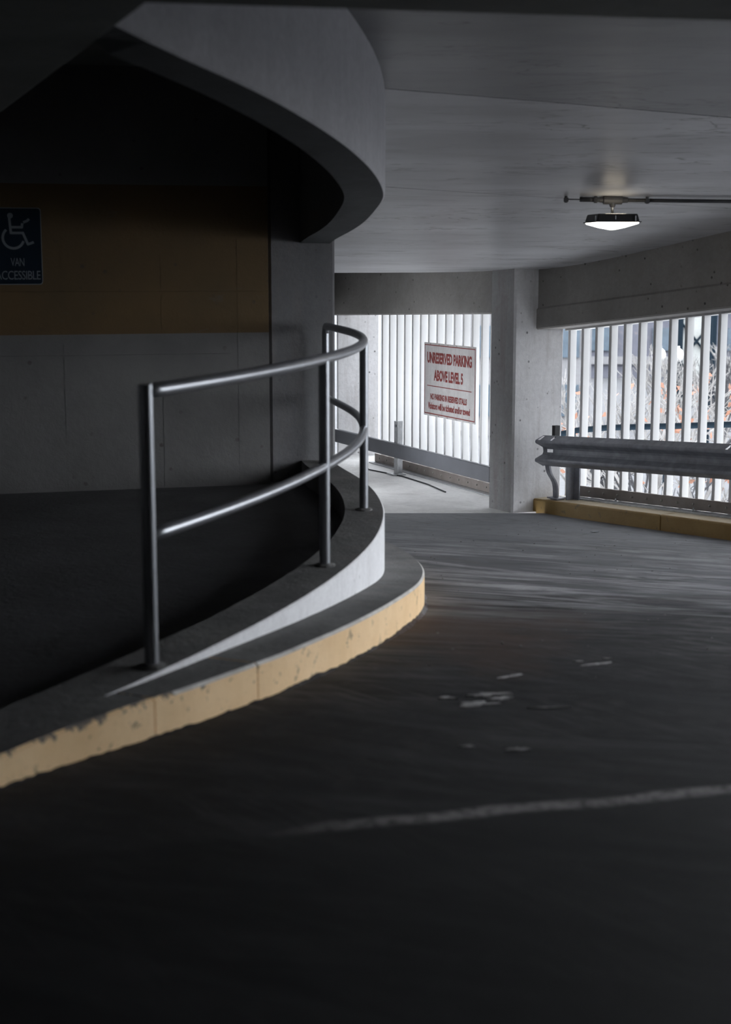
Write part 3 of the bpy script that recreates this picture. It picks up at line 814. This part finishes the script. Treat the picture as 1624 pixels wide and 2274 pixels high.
# ------------------------------------------------------------------ ceiling light and conduit
ly = 11.50; lx = 1.874; zc_ = ceil(ly)
ll = tag(empty('ceiling_light', (lx, ly, 1.85)), 'glowing square canopy light with black housing hung from the conduit', 'light fixture')
zr_ = 2.075
def frustum(z0, w0, z1, w1, rot):
    ux = V((math.cos(rot), math.sin(rot), 0)); uy = V((-ux.y, ux.x, 0)); c = V((lx, ly, 0))
    q = []
    for z, w in ((z0, w0), (z1, w1)):
        for i, j in ((-1, -1), (1, -1), (1, 1), (-1, 1)): q.append(c + ux * (i * w) + uy * (j * w) + V((0, 0, z)))
    return q
rt = math.radians(8)
bevel(MB().hexa(frustum(1.905, .176, 1.912, .176, rt)).obj('housing_rim', 'black_steel', ll), .003)
hs = bevel(MB().hexa(frustum(1.912, .166, 1.968, .152, rt)).obj('housing', 'black_steel', ll), .008)
for s in (-.5, 0, .5):
    c = V((lx + s * .3, ly - .158, 1.933)); MB().box(c, (.006, .012, .04), (math.cos(rt), math.sin(rt))).obj('fin', 'galv', ll)
q = frustum(1.905, .160, 1.900, .160, rt); ux = V((math.cos(rt), math.sin(rt), 0)); uy = V((-ux.y, ux.x, 0))
rings = []
vs = []
for w, z in ((.160, 1.905), (.158, 1.896), (.08, 1.868), (.015, 1.852)):
    for i, j in ((-1, -1), (1, -1), (1, 1), (-1, 1)): vs.append(V((lx, ly, z)) + ux * i * w + uy * j * w)
fs = [(0, 1, 2, 3), (12, 15, 14, 13)]
for k in range(3):
    for j in range(4): fs.append((k * 4 + j, k * 4 + (j + 1) % 4, k * 4 + 4 + (j + 1) % 4, k * 4 + 4 + j))
obj('lens', vs, fs, 'lens', ll)
MB().box((lx, ly - .118, 1.9675), (.16, .05, .002), (math.cos(rt), math.sin(rt))).obj('uplight_lens', 'uplight', ll)
MB().lathe((lx, ly, 1.966), [(.012, 0), (.012, zr_ - 1.966)], 10).obj('stem', 'galv', ll, True)
MB().lathe((lx, ly, zr_ - .055), [(.018, 0), (.024, .012), (.024, .04)], 10).obj('stem_collar', 'conduit', ll)

ct = tag(empty('conduit_run', (2.2, ly, zr_)), 'dark steel conduit with junction box along the ceiling joint', 'conduit')
cd = V((1, .035, -.012)).normalized(); c0 = V((lx, ly, zr_))
MB().tube([c0 + cd * .07, c0 + cd * 1.75], .0145, 10).obj('pipe', 'conduit', ct, True)
MB().tube([c0 - cd * .08, c0 - cd * .25], .019, 10).obj('pipe', 'conduit', ct, True)
MB().tube([c0 - cd * .24, c0 - cd * .36], .005, 6).obj('pull_wire', 'conduit', ct, True)
MB().tube([c0 - cd * .10, c0 - cd * .075, c0 - cd * .07, c0 + cd * .07, c0 + cd * .075, c0 + cd * .115], [.02, .022, .034, .034, .022, .02], 12).obj('junction_box', 'conduit', ct)
for s in (-.355, -.13, .265, .95, 1.6):
    p = c0 + cd * s
    zz = ceil(p.y) + .004
    mb = MB().tube([p + V((0, 0, -.025)), V((p.x, p.y, max(zz, p.z + .02)))], .012, 8); mb.box(p + V((0, 0, -.004)), (.03, .05, .03))
    mb.obj('clamp', 'conduit', ct)

# ------------------------------------------------------------------ worn patches and grit on the asphalt
def blob(name, px, py, rx, ry, rot, mat, parent=None, seed=0, h=.004, n=24):
    rr_ = random.Random(seed); vs = []
    for k in range(n):
        w = 2 * math.pi * k / n; f = rr_.uniform(.35, 1.2); x = rx * f * math.cos(w); y = ry * f * math.sin(w)
        X = px + x * math.cos(rot) - y * math.sin(rot); Y = py + x * math.sin(rot) + y * math.cos(rot); vs.append((X, Y, road(Y) + h * .8))
    low = [(v[0], v[1], v[2] - .006) for v in vs]
    return obj(name, vs + low, [tuple(range(n)), tuple(range(n, 2 * n))[::-1]] + [(i, (i + 1) % n, n + (i + 1) % n, n + i) for i in range(n)], mat, parent)
PATCH = [(.50, 5.86, .10, .035, .25, 1), (.44, 5.68, .085, .05, .1, 2), (.545, 5.79, .06, .03, .5, 3), (.33, 5.80, .045, .02, -.3, 4), (.63, 6.25, .08, .014, .75, 5),
         (1.05, 6.55, .09, .015, .55, 6), (.98, 6.62, .03, .015, 0, 7), (1.12, 6.7, .022, .014, 0, 8), (.53, 4.98, .05, .02, .1, 9), (.36, 5.02, .025, .018, 0, 10), (.72, 5.62, .09, .008, .05, 11)]
for x, y, a_, b_, r_, sd in PATCH:
    blob('worn_patch', x, y, a_, b_, r_, 'patch', road_o, sd)
mb = MB()
for k in range(110):
    y = R.uniform(6, 14.2); x = edge_x(min(y, 11)) + .45 + R.random() * (3.2 - edge_x(min(y, 11))); s = R.uniform(.003, .009)
    mb.lathe((x, y, road(y)), [(s, 0), (s * .8, s * .6), (s * .2, s * .9)], 5)
g_ = mb.obj('grit', 'kerb_top', road_o); g_['kind'] = 'stuff'
q = fp(-.35, 1.75); blob('paper_scrap', q.x, q.y, .035, .018, .2, 'sign_symbol', None, 20, .012)
tag(bpy.data.objects['paper_scrap'], 'tiny pale paper scrap on the asphalt before the right kerb', 'litter')

# ------------------------------------------------------------------ outdoors
GZ = -6.0
mb = MB()
mb.add([(-200, 22, GZ), (9, 22, GZ), (9, -60, GZ), (250, -60, GZ), (250, 250, GZ), (-200, 250, GZ)], [tuple(range(6))])
tag(mb.obj('ground', 'ext_ground'), 'pale street surface far below the garage', 'ground', kind='structure')

# far office block, seen between the slats
fb = tag(empty('office_block', (34, 100, GZ)), 'far blue grey office block behind the bare trees', 'building')
MB().box((36, 106, GZ + 9), (46, 12, 18)).obj('wall', 'bld', fb)
for k in range(5): MB().box((36, 99.85, GZ + 1.2 + 3.6 * k), (46.2, .4, .5)).obj('floor_band', 'bld_band', fb)
win = None
for k in range(4):
    for j in range(9):
        x = 15.5 + j * 5; z = GZ + 2.6 + 3.6 * k
        if win is None:
            win = MB().box((x, 99.93, z), (2.6, .3, 1.5)).obj('window', 'glass', fb); w0_ = V((x, 99.93, z))
        else: share(win, V(win.location) + world_loc(fb) + V((x, 99.93, z)) - w0_, fb)
rb = tag(empty('row_house', (9, 66, GZ)), 'far pale brick house seen beside the main column', 'building')
MB().box((7.2, 70, GZ + 4), (5.6, 8, 8)).obj('wall', 'bld_band', rb)
MB().add([(4.2, 65.6, GZ + 8), (10.2, 65.6, GZ + 8), (10.2, 74.4, GZ + 8), (4.2, 74.4, GZ + 8), (4.2, 70, GZ + 10.4), (10.2, 70, GZ + 10.4)],
         [(0, 1, 5, 4), (2, 3, 4, 5), (0, 4, 3), (1, 2, 5), (0, 3, 2, 1)]).obj('roof', 'bld', rb)
for x in (5.4, 7.2, 9.0):
    for z in (1.6, 4.2, 6.6): MB().box((x, 65.95, GZ + z), (.9, .2, 1.4)).obj('window', 'glass', rb)

py = tag(empty('steel_pylon', (17.6, 80, GZ)), 'white far pylon with dark crossed braces', 'pylon')
MB().box((17.75, 80.3, GZ + 5.5), (1.5, .12, 11)).obj('panel', 'pylon_white', py)
for x in (16.85, 18.65): MB().box((x, 80, GZ + 5.5), (.26, .3, 11)).obj('post', 'dark_teal', py)
for k in range(5):
    z = GZ + .4 + 2.1 * k
    MB().tube([(16.9, 80, z), (18.6, 80, z + 2.0)], .07, 6).obj('brace', 'dark_teal', py)
    MB().tube([(18.6, 80.1, z), (16.9, 80.1, z + 2.0)], .07, 6).obj('brace', 'dark_teal', py)

sl = tag(empty('street_lamp', (9.15, 45, GZ)), 'street lamp with two white globes among bare branches', 'street lamp')
MB().lathe((9.15, 45, GZ), [(.14, 0), (.14, .4), (.07, .5), (.05, 4.4), (.05, 4.75)], 10).obj('pole', 'dark_teal', sl)
MB().tube([(8.88, 45, GZ + 4.62), (8.95, 45, GZ + 4.5), (9.35, 45, GZ + 4.5), (9.42, 45, GZ + 4.62)], .03, 8).obj('arm', 'dark_teal', sl)
for x in (8.88, 9.42):
    MB().lathe((x, 45, GZ + 4.66), [(.07, 0), (.15, .06), (.19, .17), (.19, .24), (.14, .36), (.06, .42), (.06, .48)], 14).obj('globe', 'globe', sl, True)
lp = tag(empty('utility_pole', (13.85, 60, GZ)), 'thin dark pole standing beyond the orange leaved tree', 'pole')
MB().lathe((13.85, 60, GZ), [(.11, 0), (.08, 4), (.06, 10)], 8).obj('shaft', 'dark_teal', lp)
MB().tube([(13.85, 60, GZ + 9.6), (12.6, 60, GZ + 9.8)], .04, 6).obj('arm', 'dark_teal', lp)

pg = tag(empty('street_railing', (4, 20, GZ)), 'dark pipe rail outside beyond the right slat fence', 'railing')
pth = [(2.30, 20.6, -.86), (2.62, 20.4, -.74), (2.9, 20.3, -.66), (3.3, 20.1, -.60), (4.0, 19.9, -.56), (5.0, 19.6, -.50), (7.0, 19.2, -.42)]
MB().tube(pth, .042, 10).obj('rail', 'dark_teal', pg, True)
for x, y, z in ((2.84, 20.32, -.68), (6.9, 19.22, -.42)): MB().tube([(x, y, GZ), (x, y, z)], .05, 8).obj('post', 'dark_teal', pg)

def tree(name, label, x, y, h, seed, mat, spread=.55, leaves=0, group='bare street trees'):
    rr_ = random.Random(seed); root = tag(empty(name, (x, y, GZ)), label, 'tree', group)
    br = MB(); tips = []
    trunk = [V((x, y, GZ))]; d = V((rr_.uniform(-.1, .1), 0, 1))
    for k in range(4): trunk.append(trunk[-1] + d * (h * .09) + V((rr_.uniform(-.06, .06), rr_.uniform(-.06, .06), 0)))
    MB().tube(trunk, [.11, .10, .09, .085, .075], 8).obj('trunk', mat, root, True)
    def grow(p, d, l, r, lev):
        q1 = p + d * l * .5 + V([rr_.uniform(-1, 1) for _ in range(3)]) * l * .07; q2 = q1 + d * l * .5 + V([rr_.uniform(-1, 1) for _ in range(3)]) * l * .08
        br.tube([p, q1, q2], [r, r * .85, r * .65], 4 if lev > 1 else 6, False)
        if lev >= 4: tips.append(q2); return
        for _ in range(3 if lev < 3 else 2):
            nd = (d + V((rr_.uniform(-1, 1), rr_.uniform(-1, 1), rr_.uniform(-.35, .7))) * spread).normalized(); grow(q2, nd, l * rr_.uniform(.62, .8), r * .62, lev + 1)
        grow(q1, (d + V([rr_.uniform(-1, 1) for _ in range(3)]) * .8).normalized(), l * .5, r * .45, min(4, lev + 2))
    for _ in range(4):
        grow(trunk[-1], (V((rr_.uniform(-.7, .7), rr_.uniform(-.7, .7), 1))).normalized(), h * .2, .06, 0)
    br.obj('branches', mat, root)
    if leaves:
        lm = MB()
        for _ in range(leaves):
            c = rr_.choice(tips) + V([rr_.uniform(-.15, .15) for _ in range(3)]); u = V([rr_.uniform(-1, 1) for _ in range(3)]).normalized() * .07; w = u.orthogonal().normalized() * .045
            lm.add([c - u, c + w, c + u, c - w], [(0, 1, 2, 3)])
        l_ = lm.obj('leaves', 'leaf', root); l_['kind'] = 'stuff'
for name, label, x, y, h, sd, mt, sp, lv in (
        ('street_tree', 'pale tree with scattered orange leaves beyond the right fence', 5.42, 23.5, 6.6, 4, 'bark', .7, 200),
        ('street_tree', 'bare dark tree standing below the two lamp globes', 5.86, 28.5, 4.8, 3, 'bark_dark', .7, 0),
        ('street_tree', 'bare pale tree nearest the main column outdoors', 5.26, 33.5, 5.6, 1, 'bark', .6, 0),
        ('street_tree', 'bare pale tree seen through the middle of the right fence', 7.4, 38.5, 5.9, 2, 'bark', .65, 0),
        ('street_tree', 'bare dark tree at the right edge beyond the guardrail', 10.4, 44, 5.6, 5, 'bark_dark', .6, 0),
        ('street_tree', 'low bare pale tree far behind the street lamp', 12.0, 50, 5.6, 6, 'bark', .7, 0)):
    tree(name, label, x, y, h, sd, mt, sp, lv)
